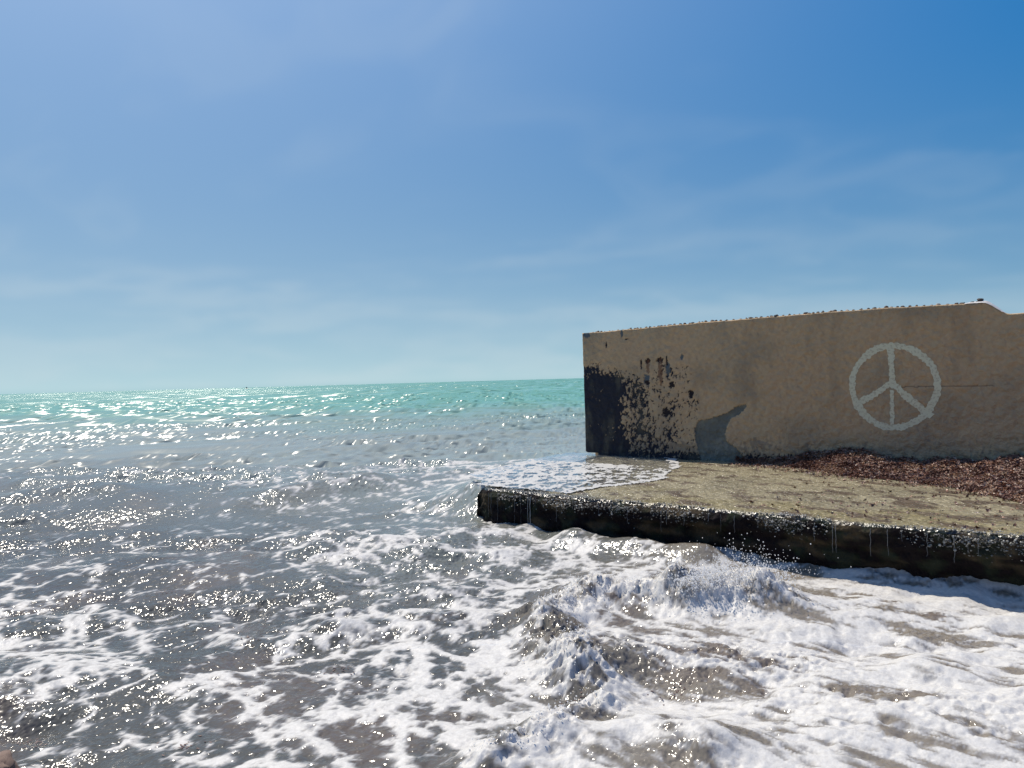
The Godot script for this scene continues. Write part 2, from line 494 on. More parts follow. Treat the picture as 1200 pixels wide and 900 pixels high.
func build_slab() -> void:
	var t := Node3D.new()
	t.name = "concrete_slab"
	add_child(t)
	t.position = Vector3(WALL_AT.x, 0.0, WALL_AT.z)
	t.rotation.y = WALL_TURN
	tag(t, "low tan concrete slab with dark dripping front edge, half awash below the wall", "slab", "thing")
	# profile: along the top from under the wall, over the rounded edge, down the worn face
	var prof: Array[Vector3] = []     # v, y, what (0 top .. 1 face)
	var v := -0.4
	while v < 4.41:
		prof.append(Vector3(v, 0.6, 0.0))
		v += 0.045
	for k in 9:
		var an := PI / 2 * k / 8.0
		prof.append(Vector3(4.43 + 0.07 * sin(an), 0.53 + 0.07 * cos(an), k / 8.0 * 0.5))
	for k in range(1, 34):
		prof.append(Vector3(4.5, 0.53 - 0.027 * k, 1.0))
	var cols := prof.size()
	var rows := 400
	var p := PackedVector3Array()
	var c := PackedColorArray()
	for r in rows:
		var along := (r - 1) * 0.0245
		for k in cols:
			var q := prof[k]
			var u := 0.3 + 0.18 * q.x + maxf(along, 0.0)
			var round_off := 1.0 - smoothstep(0.0, 0.28, along)
			var py := q.y
			var pv := q.x
			if q.z < 0.4:
				py += slab_relief(u, q.x)
			var face := smoothstep(0.2, 0.7, q.z)
			if face > 0.0:
				pv += face * face_v(u, q.y)
			pv += rim_v(u) * smoothstep(4.0, 4.4, q.x)
			if q.z > 0.0 and q.z < 0.9: py -= (0.07 * absf(n_fbm.get_noise_2d(u * 0.8, 4.0)) + 0.04 * maxf(0.0, n_fine.get_noise_2d(u * 1.3, 6.0))) * smoothstep(0.0, 0.4, q.z)
			pv -= 0.16 * round_off * smoothstep(4.0, 4.5, q.x)
			py -= 0.03 * round_off * round_off
			if r == 0: py = -0.4
			p.append(Vector3(u, py, pv))
			var top := slab_color(u, q.x)
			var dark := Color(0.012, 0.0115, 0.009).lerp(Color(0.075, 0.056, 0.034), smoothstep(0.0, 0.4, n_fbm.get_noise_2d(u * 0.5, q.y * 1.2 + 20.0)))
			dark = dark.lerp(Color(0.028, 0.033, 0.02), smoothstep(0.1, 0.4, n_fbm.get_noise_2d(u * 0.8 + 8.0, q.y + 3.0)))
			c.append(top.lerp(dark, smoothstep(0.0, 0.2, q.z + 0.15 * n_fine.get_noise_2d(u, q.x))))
	var m := vmat(0.45, 0.5)
	m.roughness_texture = noise_tex(0.012, 21, FastNoiseLite.TYPE_SIMPLEX, 4, 0.0, ramp_of(Color(0.15, 0.15, 0.15), Color(1, 1, 1)))
	m.normal_enabled = true
	m.normal_texture = noise_tex(0.03, 22, FastNoiseLite.TYPE_SIMPLEX, 5, 8.0)
	m.albedo_texture = noise_tex(0.02, 23, FastNoiseLite.TYPE_SIMPLEX, 5, 0.0, ramp_of(lin(0.6, 0.6, 0.6), lin(1, 1, 1)))
	m.uv1_triplanar = true
	m.uv1_scale = Vector3(0.8, 0.8, 0.8)
	var rim := cols - 38
	var tp := PackedVector3Array()
	var tc := PackedColorArray()
	var fp := PackedVector3Array()
	var fc := PackedColorArray()
	for r in rows:
		tp.append_array(p.slice(r * cols, r * cols + rim + 1))
		tc.append_array(c.slice(r * cols, r * cols + rim + 1))
		fp.append_array(p.slice(r * cols + rim, (r + 1) * cols))
		fc.append_array(c.slice(r * cols + rim, (r + 1) * cols))
	put("slab_top", grid_mesh(tp, tc, rows, rim + 1, true), m, t)
	var fm: StandardMaterial3D = m.duplicate()
	fm.roughness = 0.95
	fm.roughness_texture = null
	fm.metallic_specular = 0.3
	put("slab_face", grid_mesh(fp, fc, rows, cols - rim, true), fm, t)
	# barnacles and shell grit crusted along the rim: too many to count
	var mm := MultiMesh.new()
	mm.transform_format = MultiMesh.TRANSFORM_3D
	mm.use_colors = true
	mm.mesh = lump(71, 0.5, 4, 6)
	var xs: Array[Transform3D] = []
	var cs: Array[Color] = []
	for i in 11000:
		var u := rng.randf_range(1.15, 9.6)
		var keep := 0.2 + 1.3 * n_fbm.get_noise_2d(u * 0.4, 90.0) + (0.1 if u > 2.4 else -0.25)
		if rng.randf() > keep * 1.25: continue
		var s := rng.randf()
		var vv := 4.46 - absf(rng.randfn(0.0, 0.06)) + rim_v(u)
		var y := 0.6 + slab_relief(u, vv) - 0.004
		if rng.randf() < 0.62:        # and down the face
			y = 0.56 - absf(rng.randfn(0.0, 0.07))
			vv = 4.5 + face_v(u, y) * smoothstep(0.62, 0.5, y) + rim_v(u) - 0.004
		var size := lerpf(0.005, 0.015, s * s)
		xs.append(Transform3D(Basis.from_euler(Vector3(rng.randf() * TAU, rng.randf() * TAU, 0)).scaled(Vector3(size, size * rng.randf_range(0.5, 1.0), size)), Vector3(u, y, vv)))
		cs.append(Color(0.05, 0.045, 0.035).lerp(Color(0.46, 0.44, 0.39), pow(rng.randf(), 2.2)))
	mm.instance_count = xs.size()
	for i in xs.size():
		mm.set_instance_transform(i, xs[i])
		mm.set_instance_color(i, cs[i])
	var b := MultiMeshInstance3D.new()
	b.name = "barnacle_crust"
	b.multimesh = mm
	b.material_override = vmat(0.35, 0.5)
	t.add_child(b)
	tag(b, "", "", "stuff")

func build_drips() -> void:
	# thin strands of water running off the slab's rim
	var st := SurfaceTool.new()
	st.begin(Mesh.PRIMITIVE_TRIANGLES)
	var us: Array[float] = [1.45, 1.5, 1.62, 1.93, 2.02, 2.13, 2.16, 2.18, 2.3]
	for i in 26:
		us.append(rng.randf_range(2.4, 8.8))
	for u in us:
		var big := u > 2.1 and u < 2.2
		var y0 := 0.56
		var long := rng.randf_range(0.08, 0.3) if not big else 0.44
		if u < 2.1: long = rng.randf_range(0.2, 0.4)
		var r := rng.randf_range(0.0015, 0.0035) if not big else 0.008
		var vv := 4.5 + rim_v(u) + face_v(u, 0.5) + 0.012
		var last := Vector3.ZERO
		for k in 9:
			var f := k / 8.0
			var q := world_of(u + 0.012 * n_fine.get_noise_2d(u * 9.0, f * 3.0), vv + 0.02 * sqrt(f), y0 - long * f)
			var rr := r * (1.0 - 0.5 * f) * (0.75 + 0.5 * absf(n_fine.get_noise_2d(u * 20.0, f * 8.0)))
			if k:
				for s in 5:
					var a0 := TAU * s / 5
					var a1 := TAU * (s + 1) / 5
					var d0 := Vector3(cos(a0), 0, sin(a0)) * rr
					var d1 := Vector3(cos(a1), 0, sin(a1)) * rr
					for e in [last + d0, q + d0, q + d1, last + d0, q + d1, last + d1]:
						st.add_vertex(e)
			last = q
	st.generate_normals()
	var m := StandardMaterial3D.new()
	m.albedo_color = lin(0.2, 0.205, 0.205)
	m.roughness = 0.15
	var o := put("dripping_water", st.commit(), m)
	tag(o, "thin strands of water dripping down the slab's dark front", "water", "stuff")

const WASH_V: Array[float] = [-0.2, 0.34, 1.01, 1.92, 2.53, 3.21, 3.56, 3.98, 4.6]
const WASH_U: Array[float] = [1.9, 2.18, 2.55, 2.85, 3.05, 2.99, 2.76, 2.66, 2.6]

func build_wash() -> void:
	# the sheet of clear water that the last wave pushed over the slab's seaward end
	var du := 0.016
	var dv := 0.03
	var cols := 232
	var rows := 156
	var p := PackedVector3Array()
	var c := PackedColorArray()
	var f := PackedFloat32Array()
	var inside := PackedByteArray()
	for r in rows:
		var v := -0.12 + r * dv
		var uf := 0.0
		for k in WASH_V.size() - 1:
			if v >= WASH_V[k] and v <= WASH_V[k + 1]:
				uf = lerpf(WASH_U[k], WASH_U[k + 1], (v - WASH_V[k]) / (WASH_V[k + 1] - WASH_V[k]))
		for k in cols:
			var u := -0.45 + k * du
			var edge := uf + 0.1 * n_fbm.get_noise_2d(u * 0.3, v * 0.4) + 0.05 * n_fine.get_noise_2d(u, v) - u
			var w := world_of(u, v, 0)
			var lip := smoothstep(0.0, 0.25, edge)
			var y := 0.606 + 0.012 * lip + 0.007 * n_fbm.get_noise_2d(u * 1.1, v * 0.7) + 0.009 * n_fine.get_noise_2d(u * 0.8, v * 0.6)
			var share := maxf(0.8 * smoothstep(0.32, 0.04, edge), 0.42 * smoothstep(1.0, 2.6, v))
			if v > 1.3: share = maxf(share, 0.6 * smoothstep(2.5, 1.6, u))
			var th := threshold(clampf(share, 0.03, 0.95))
			var ff := smoothstep(th + 0.06, th - 0.06, lace(w.x * 2.6, w.z * 1.8))
			y += ff * 0.006
			p.append(Vector3(w.x, y, w.z))
			f.append(ff)
			c.append(Color(0.62, 0.6, 0.56))
			inside.append(1 if edge > 0.0 and u > 0.3 + 0.18 * v - 0.75 * smoothstep(4.2, 3.4, v) - 0.1 and v < 4.36 + 0.05 * n_fine.get_noise_2d(u, 2.0) else 0)
	var wet := PackedInt32Array()
	var white := PackedInt32Array()
	for r in rows - 1:
		for k in cols - 1:
			var i := r * cols + k
			var j := i + cols
			if inside[i] + inside[i + 1] + inside[j] + inside[j + 1] < 4: continue
			if f[i] + f[i + 1] + f[j] + f[j + 1] > 2.0:
				white.append_array([i, i + 1, j + 1, i, j + 1, j])
			else:
				wet.append_array([i, i + 1, j + 1, i, j + 1, j])
	var nn := PackedVector3Array()
	for r in rows:
		for k in cols:
			var ex := p[r * cols + mini(k + 1, cols - 1)] - p[r * cols + maxi(k - 1, 0)]
			var ez := p[mini(r + 1, rows - 1) * cols + k] - p[maxi(r - 1, 0) * cols + k]
			nn.append(ez.cross(ex).normalized())
	var arr := []
	arr.resize(Mesh.ARRAY_MAX)
	arr[Mesh.ARRAY_VERTEX] = p
	arr[Mesh.ARRAY_NORMAL] = nn
	arr[Mesh.ARRAY_COLOR] = c
	var m := ArrayMesh.new()
	var clear := StandardMaterial3D.new()
	clear.transparency = BaseMaterial3D.TRANSPARENCY_ALPHA
	clear.albedo_color = Color(0.75, 0.78, 0.78, 0.12)
	clear.roughness = 0.04
	clear.metallic_specular = 0.5
	arr[Mesh.ARRAY_INDEX] = wet
	m.add_surface_from_arrays(Mesh.PRIMITIVE_TRIANGLES, arr)
	m.surface_set_material(0, clear)
	arr[Mesh.ARRAY_INDEX] = white
	m.add_surface_from_arrays(Mesh.PRIMITIVE_TRIANGLES, arr)
	m.surface_set_material(1, foam_material())
	var o := put("shallow_water", m, null)
	tag(o, "clear foamy sheet of water washing over the slab's seaward end", "water", "structure")

func weed_front(u: float) -> float:
	var us: Array[float] = [3.0, 3.4, 4.36, 5.28, 5.96, 6.39, 6.94, 7.41, 8.6, 10.0]
	var vs: Array[float] = [0.0, 0.09, 0.5, 1.12, 1.28, 1.42, 1.95, 2.5, 3.1, 3.4]
	for k in us.size() - 1:
		if u <= us[k + 1]:
			return lerpf(vs[k], vs[k + 1], (u - us[k]) / (us[k + 1] - us[k]))
	return vs[vs.size() - 1]

func weed_height(u: float, v: float) -> float:
	var fr := weed_front(u) + 0.12 * n_fbm.get_noise_2d(u * 0.5, 44.0)
	var t := clampf(v / maxf(fr, 0.02), 0.0, 1.0)
	var high := (0.22 + 0.2 * n_fbm.get_noise_2d(u * 0.22, 5.0)) * smoothstep(3.0, 4.6, u)
	return high * (1.0 - pow(t, 1.4)) + 0.035 * (1.0 - t) + (0.05 * n_fbm.get_noise_2d(u * 1.1, v * 1.1 + 8.0) + 0.03 * n_fine.get_noise_2d(u * 0.7, v * 0.7)) * (1.0 - t * t)

func build_seaweed() -> void:
	var p := PackedVector3Array()
	var c := PackedColorArray()
	var rows := 60
	var cols := 220
	for r in rows:
		for k in cols:
			var u := 3.05 + k * 0.03
			var v := weed_front(u) * r / (rows - 1.0)
			p.append(world_of(u, v + 0.02, 0.59 + weed_height(u, v)))
			c.append(Color(0.1, 0.045, 0.028))
	# a frond clump: a few bent blades and bladders
	var st := SurfaceTool.new()
	st.begin(Mesh.PRIMITIVE_TRIANGLES)
	for b in 7:
		var a := rng.randf() * TAU
		var dir := Vector3(cos(a), rng.randf_range(0.1, 0.9), sin(a)).normalized()
		var side := dir.cross(Vector3.UP).normalized() * rng.randf_range(0.18, 0.34)
		var mid := dir * rng.randf_range(0.4, 0.6)
		var tip := mid + (dir + Vector3(rng.randf_range(-0.6, 0.6), rng.randf_range(-1.0, 0.2), rng.randf_range(-0.6, 0.6))) * 0.5
		for e in [Vector3.ZERO, mid - side, mid + side, mid - side, tip, mid + side]:
			st.add_vertex(e)
	st.generate_normals()
	var blades := st.commit()
	var mm := MultiMesh.new()
	mm.transform_format = MultiMesh.TRANSFORM_3D
	mm.use_colors = true
	mm.mesh = blades
	var count := 52000
	mm.instance_count = count
	for i in count:
		var u := rng.randf_range(3.1, 9.5)
		var fr := weed_front(u)
		var v := fr * sqrt(rng.randf()) * 1.02
		if rng.randf() < 0.05: v += absf(rng.randfn(0.0, 0.25))
		if rng.randf() < 0.008:
			v = rng.randf_range(fr, 4.3)
			u = lerpf(4.8, 9.5, rng.randf())
		var s := rng.randf_range(0.016, 0.036)
		mm.set_instance_transform(i, Transform3D(Basis.from_euler(Vector3(rng.randfn(0.0, 0.5), rng.randf() * TAU, rng.randfn(0.0, 0.5))).scaled(Vector3.ONE * s), world_of(u, maxf(v, 0.02), 0.595 + weed_height(u, v) + rng.randf() * 0.015)))
		var t := rng.randf()
		var col := Color(0.22, 0.10, 0.062).lerp(Color(0.46, 0.26, 0.17), t * t)
		if rng.randf() < 0.12: col = Color(0.32, 0.24, 0.19)
		if rng.randf() < 0.2: col = Color(0.09, 0.04, 0.025)
		var patch := n_fbm.get_noise_2d(u * 0.8, v * 0.8 + 18.0)
		col = col.lerp(Color(0.42, 0.27, 0.16), 0.6 * smoothstep(0.05, 0.4, patch)).lerp(Color(0.1, 0.04, 0.026), 0.65 * smoothstep(0.0, 0.35, -patch))
		mm.set_instance_color(i, col)
	var o := Node3D.new()
	o.name = "seaweed"
	add_child(o)
	tag(o, "reddish brown heap of washed-up seaweed along the foot of the wall", "seaweed", "stuff")
	put("seaweed_bed", grid_mesh(p, c, rows, cols, true), vmat(0.8), o)
	var f := MultiMeshInstance3D.new()
	f.name = "seaweed_fronds"
	f.multimesh = mm
	f.material_override = vmat(0.45, 0.5)
	o.add_child(f)
	tag(f, "", "", "stuff")

# ---------------------------------------------------------------- the wall
const BARE: Array[float] = [2.4,0.7, 2.58,0.73, 2.73,0.77, 2.96,0.85, 3.11,0.95, 3.28,0.99, 3.27,0.93, 3.14,0.8, 3.01,0.75, 2.93,0.62, 2.89,0.47, 2.91,0.35, 3.09,0.23, 3.21,0.07, 3.05,-0.05, 2.75,-0.05, 2.44,-0.05, 2.33,0.35, 2.32,0.53]
# small marks on the render coat: u, y, half width, half height, kind (0 hole, 1 rust, 2 grey)
const MARKS: Array[float] = [1.68,1.79,0.07,0.05,0.0, 1.44,1.78,0.055,0.05,0.0, 1.69,1.55,0.045,0.24,1.0, 1.44,1.66,0.035,0.14,1.0, 1.84,1.62,0.045,0.12,2.0, 1.82,1.78,0.015,0.09,0.0, 1.41,1.44,0.06,0.12,2.0, 1.41,1.38,0.05,0.05,0.0,
	2.27,1.16,0.05,0.07,0.0, 1.78,0.84,0.07,0.09,0.0, 1.91,1.33,0.06,0.06,0.0, 0.12,2.33,0.07,0.07,2.0, 0.9,2.32,0.03,0.08,2.0, 0.56,2.11,0.02,0.06,0.0, 1.3,1.72,0.015,0.1,0.0, 2.12,1.82,0.03,0.05,2.0, 1.0,2.2,0.05,0.008,0.0]

var bare_poly := PackedVector2Array()

func wall_top(u: float) -> float:
	var y := 2.36 + 0.05 * smoothstep(0.0, 3.8, u) - 0.025 * smoothstep(5.6, 6.6, u)
	return y - 0.18 * smoothstep(6.72, 7.05, u) + 0.01 * n_fbm.get_noise_2d(u * 0.6, 61.0)

# Share of the render coat that is gone at this spot (0 whole .. 1 bare), and how black the ground under it is.
func wall_loss(u: float, y: float) -> Vector2:
	var n := 0.7 * n_flake.get_noise_2d(u, y * 0.75) + 0.5 * n_flake.get_noise_2d(u * 2.3, y * 1.9)
	var m := n_fbm.get_noise_2d(u * 0.7, y * 0.6)
	var d := 0.0
	var reach := 1.78 - 0.3 * u
	d = maxf(d, 1.22 * smoothstep(reach + 0.16, reach - 0.22, y) * smoothstep(1.08, 0.78, u + 0.12 * m))
	d = maxf(d, 0.47 * smoothstep(1.62, 1.25, y + 0.15 * (u - 1.0)) * smoothstep(2.5, 1.3, u + 0.25 * m))
	d = maxf(d, 0.2 * smoothstep(1.75, 1.55, y) * smoothstep(2.4, 1.9, u))
	d = maxf(d, 0.92 * smoothstep(0.2, 0.06, y - 0.06 * m) * smoothstep(4.4, 3.4, u))
	var field := 0.5 + 0.85 * n + 0.5 * m
	var gone := smoothstep(-0.09, 0.09, d - field) if d > 0.02 else 0.0
	return Vector2(gone, 1.0)

func wall_z(u: float, y: float) -> float:
	return 0.012 * n_fbm.get_noise_2d(u * 0.35 + 20.0, y * 0.35) + 0.006 * n_fine.get_noise_2d(u * 0.45, y * 0.3)

func in_bare(u: float, y: float) -> float:
	if u < 2.2 or u > 3.4 or y > 1.1: return 0.0
	var q := Vector2(u + 0.018 * n_fine.get_noise_2d(u * 2.0, y * 2.0), y + 0.018 * n_fine.get_noise_2d(u * 2.0, y * 2.0 + 30.0))
	return 1.0 if Geometry2D.is_point_in_polygon(q, bare_poly) else 0.0

func build_wall() -> void:
	for k in range(0, BARE.size(), 2):
		bare_poly.append(Vector2(BARE[k], BARE[k + 1]))
	var t := Node3D.new()
	t.name = "concrete_wall"
	add_child(t)
	t.position = WALL_AT
	t.rotation.y = WALL_TURN
	tag(t, "tall tan rendered seawall with peeling black stains and a painted peace sign", "wall", "thing")
	var du := 0.0125
	var cols := int(WALL_LONG / du) + 1
	var rows := 190
	var extra := 4
	var p := PackedVector3Array()
	var c := PackedColorArray()
	for r in rows + extra:
		for k in cols:
			var u := k * du
			var low := 0.05 if u < 0.3 else (0.05 - 0.09 * smoothstep(0.3, 0.36, u))
			low += 0.05 * (1.0 - sqrt(clampf(u / 0.06, 0.0, 1.0)))
			var top := wall_top(u)
			var s := clampf(r / (rows - 1.0), 0.0, 1.0)
			var y := lerpf(low, top, s)
			var z := 0.0
			if r < rows:
				z = wall_z(u, y)
			var loss := wall_loss(u, y)
			var bare := in_bare(u, y)
			var col := Color(0.53, 0.36, 0.2)
			col = col.lerp(Color(0.43, 0.305, 0.18), smoothstep(-0.1, 0.4, n_broad.get_noise_2d(u * 3.0, y * 4.0)))
			col = col.lerp(Color(0.53, 0.375, 0.215), 0.5 * smoothstep(0.0, 0.5, n_fbm.get_noise_2d(u * 0.3, y * 0.12 + 9.0)))
			# faint vertical grime runs; ragged low blotches, damp with seaweed shade painted in
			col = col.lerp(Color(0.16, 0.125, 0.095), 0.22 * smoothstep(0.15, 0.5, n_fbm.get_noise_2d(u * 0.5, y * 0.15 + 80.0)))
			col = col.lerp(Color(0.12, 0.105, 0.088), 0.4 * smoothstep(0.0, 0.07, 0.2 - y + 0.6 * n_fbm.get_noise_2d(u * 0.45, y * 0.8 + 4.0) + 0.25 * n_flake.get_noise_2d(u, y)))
			if loss.x > 0.0:
				var ground := Color(0.024, 0.026, 0.032).lerp(Color(0.075, 0.068, 0.055), smoothstep(0.05, 0.5, n_fbm.get_noise_2d(u * 0.8 + 3.0, y * 0.35)))
				col = col.lerp(ground, loss.x)
				z -= 0.012 * loss.x
			if bare > 0.0:
				col = Color(0.225, 0.215, 0.165).lerp(Color(0.16, 0.155, 0.125), smoothstep(-0.2, 0.3, n_fbm.get_noise_2d(u * 0.6, y * 0.6 + 11.0)))
				z -= 0.02
			for q in range(0, MARKS.size(), 5):
				var ex := (u - MARKS[q]) / MARKS[q + 2]
				var ey := (y - MARKS[q + 1]) / MARKS[q + 3]
				if ex * ex + ey * ey < 2.0:
					var hit := smoothstep(1.25, 0.75, ex * ex + ey * ey + 0.9 * n_flake.get_noise_2d(u * 1.5, y * 1.5))
					if MARKS[q + 4] < 0.5:
						col = col.lerp(Color(0.028, 0.022, 0.02), hit)
						z -= 0.012 * hit
					elif MARKS[q + 4] < 1.5:
						col = col.lerp(Color(0.15, 0.062, 0.035), hit * 0.7)
					else:
						col = col.lerp(Color(0.12, 0.13, 0.13), hit)
						z -= 0.008 * hit
			# the long hairline crack through the sign
			if u > 5.6 and u < 6.85 and r < rows:
				var yc := 1.235 + 0.008 * n_fine.get_noise_2d(u, 3.0)
				if absf(y - yc) < 0.007:
					z -= 0.004
					col = col.lerp(Color(0.12, 0.085, 0.06), 0.65)
			if u < 0.03: z -= 0.02 * (1.0 - u / 0.03)
			if k == 0: z = -0.3
			if r == rows: z = -0.015; y += 0.012
			if r == rows + 1: z = -0.36; y += 0.012
			if r == rows + 2: z = -0.38; y = top - 0.02
			if r == rows + 3: z = -0.38; y = low - 0.3
			p.append(Vector3(u, y, z))
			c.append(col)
	var m := vmat(0.85, 0.35)
	m.normal_enabled = true
	m.normal_texture = noise_tex(0.014, 31, FastNoiseLite.TYPE_SIMPLEX, 5, 12.0)
	m.albedo_texture = noise_tex(0.025, 33, FastNoiseLite.TYPE_SIMPLEX, 5, 0.0, ramp_of(lin(0.82, 0.82, 0.82), lin(1, 1, 1)))
	m.uv1_triplanar = true
	m.uv1_scale = Vector3(0.7, 0.7, 0.7)
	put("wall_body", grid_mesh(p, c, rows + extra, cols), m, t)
	# end faces
	var st := SurfaceTool.new()
	st.begin(Mesh.PRIMITIVE_TRIANGLES)
	for s in [1]:
		var u := WALL_LONG
		var top := wall_top(u)
		var q := [Vector3(u, 0.1, -0.02), Vector3(u, top, -0.02), Vector3(u, top, -0.37), Vector3(u, 0.1, -0.37)]
		for e in ([0, 1, 2, 0, 2, 3] if s == 1 else [0, 2, 1, 0, 3, 2]):
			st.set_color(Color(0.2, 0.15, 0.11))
			st.add_vertex(q[e])
	st.generate_normals()
	put("wall_end", st.commit(), m, t)
	# grit stones bedded along the top
	var shapes: Array[ArrayMesh] = []
	for k in 5: shapes.append(lump(100 + k, 0.55, 4, 6))
	var tones: Array[StandardMaterial3D] = []
	for k in 4:
		var sm := StandardMaterial3D.new()
		sm.albedo_color = [lin(0.06, 0.05, 0.045), lin(0.13, 0.11, 0.09), lin(0.35, 0.31, 0.26), lin(0.10, 0.06, 0.04)][k]
		sm.roughness = 0.8
		tones.append(sm)
	var u := 0.22
	while u < 6.66:
		var s := rng.randf_range(0.016, 0.034)
		if u < 1.2: s *= 0.8
		var o := put("stone", shapes[rng.randi() % 5], tones[rng.randi() % 4], t)
		o.position = Vector3(u, wall_top(u) + 0.014, -0.03 - rng.randf() * 0.05)
		o.rotation = Vector3(rng.randf() * TAU, rng.randf() * TAU, 0)
		o.scale = Vector3(s * rng.randf_range(0.9, 1.7), s * rng.randf_range(0.7, 1.1), s)
		u += rng.randf_range(0.055, 0.12)
	# pale mortar cap where the top begins to step down, with a loose dark lump on it
	var cp := PackedVector3Array()
	var cc := PackedColorArray()
	for r in 7:
		for k in 31:
			var f := k / 30.0
			var uu := lerpf(6.5, 6.98, f)
			var an := PI * r / 6.0
			var th := 0.032 * sin(PI * clampf(f * 0.93 + 0.07, 0.0, 1.0)) + 0.006
			cp.append(Vector3(uu, wall_top(uu) + 0.008 + th * sin(an) + 0.006 * n_fine.get_noise_2d(uu * 2.0, r), -0.16 + 0.17 * cos(an)))
			cc.append(Color(0.62, 0.58, 0.53))
	put("mortar_cap", grid_mesh(cp, cc, 7, 31, true), vmat(0.8), t)
	var lm := put("loose_stone", lump(140, 0.5, 6, 8), tones[0], t)
	lm.position = Vector3(6.69, wall_top(6.69) + 0.055, -0.06)
	lm.scale = Vector3(0.042, 0.022, 0.03)
	build_sign(t)

func stroke(a: Vector2, b: Vector2, wide: float, sd: float, from_angle := 0.0, radius := Vector2.ZERO) -> ArrayMesh:
	# a brushed band with ragged edges on the wall's face; with a radius, an arc round a
	var segs := 220 if radius != Vector2.ZERO else 60
	var across := 8
	var p := PackedVector3Array()
	var c := PackedColorArray()
	for i in segs + 1:
		var f := float(i) / segs
		var mid := a.lerp(b, f)
		var side := (b - a).orthogonal().normalized()
		if radius != Vector2.ZERO:
			var an := from_angle + TAU * f
			mid = a + Vector2(cos(an), sin(an)) * radius * (1.0 + 0.012 * sin(an * 3.0 + 1.0))
			side = Vector2(cos(an), sin(an))
		var w0 := wide * (0.5 + 0.2 * n_flake.get_noise_2d(mid.x * 1.6 + sd, mid.y * 1.2) + 0.24 * n_broad.get_noise_2d(mid.x * 9.0, mid.y * 9.0 + sd))
		var w1 := wide * (0.5 + 0.2 * n_flake.get_noise_2d(mid.x * 1.6 + sd + 7.0, mid.y * 1.2) + 0.24 * n_broad.get_noise_2d(mid.x * 9.0 + 5.0, mid.y * 9.0 + sd))
		for k in across + 1:
			var q := mid + side * lerpf(-w0, w1, float(k) / across)
			p.append(Vector3(q.x, q.y, wall_z(q.x, q.y) + 0.004))
			var worn := smoothstep(0.28, 0.42, n_flake.get_noise_2d(q.x * 1.7 + 9.0, q.y * 2.2))
			c.append(Color(0.66, 0.60, 0.40).lerp(Color(0.46, 0.37, 0.24), worn * 0.8))
	return grid_mesh(p, c, segs + 1, across + 1, true)

func build_sign(wall: Node3D) -> void:
	var s := Node3D.new()
	s.name = "peace_sign"
	wall.add_child(s)
	s.set_meta("label", "peace symbol brushed in pale grey-green paint")
	var m := vmat(0.7, 0.4)
	m.cull_mode = BaseMaterial3D.CULL_DISABLED
	put("painted_ring", stroke(Vector2(5.555, 1.245), Vector2(6.0, 1.245), 0.095, 1.0, 0.0, Vector2(0.585, 0.605)), m, s)
	put("painted_stroke", stroke(Vector2(5.535, 1.84), Vector2(5.545, 1.24), 0.09, 2.0), m, s)
	put("painted_stroke", stroke(Vector2(5.57, 1.32), Vector2(5.03, 0.96), 0.088, 3.0), m, s)
	put("painted_stroke", stroke(Vector2(5.55, 1.28), Vector2(6.05, 0.79), 0.1, 4.0), m, s)
	put("painted_stroke", stroke(Vector2(5.535, 1.19), Vector2(5.525, 0.67), 0.055, 5.0), m, s)

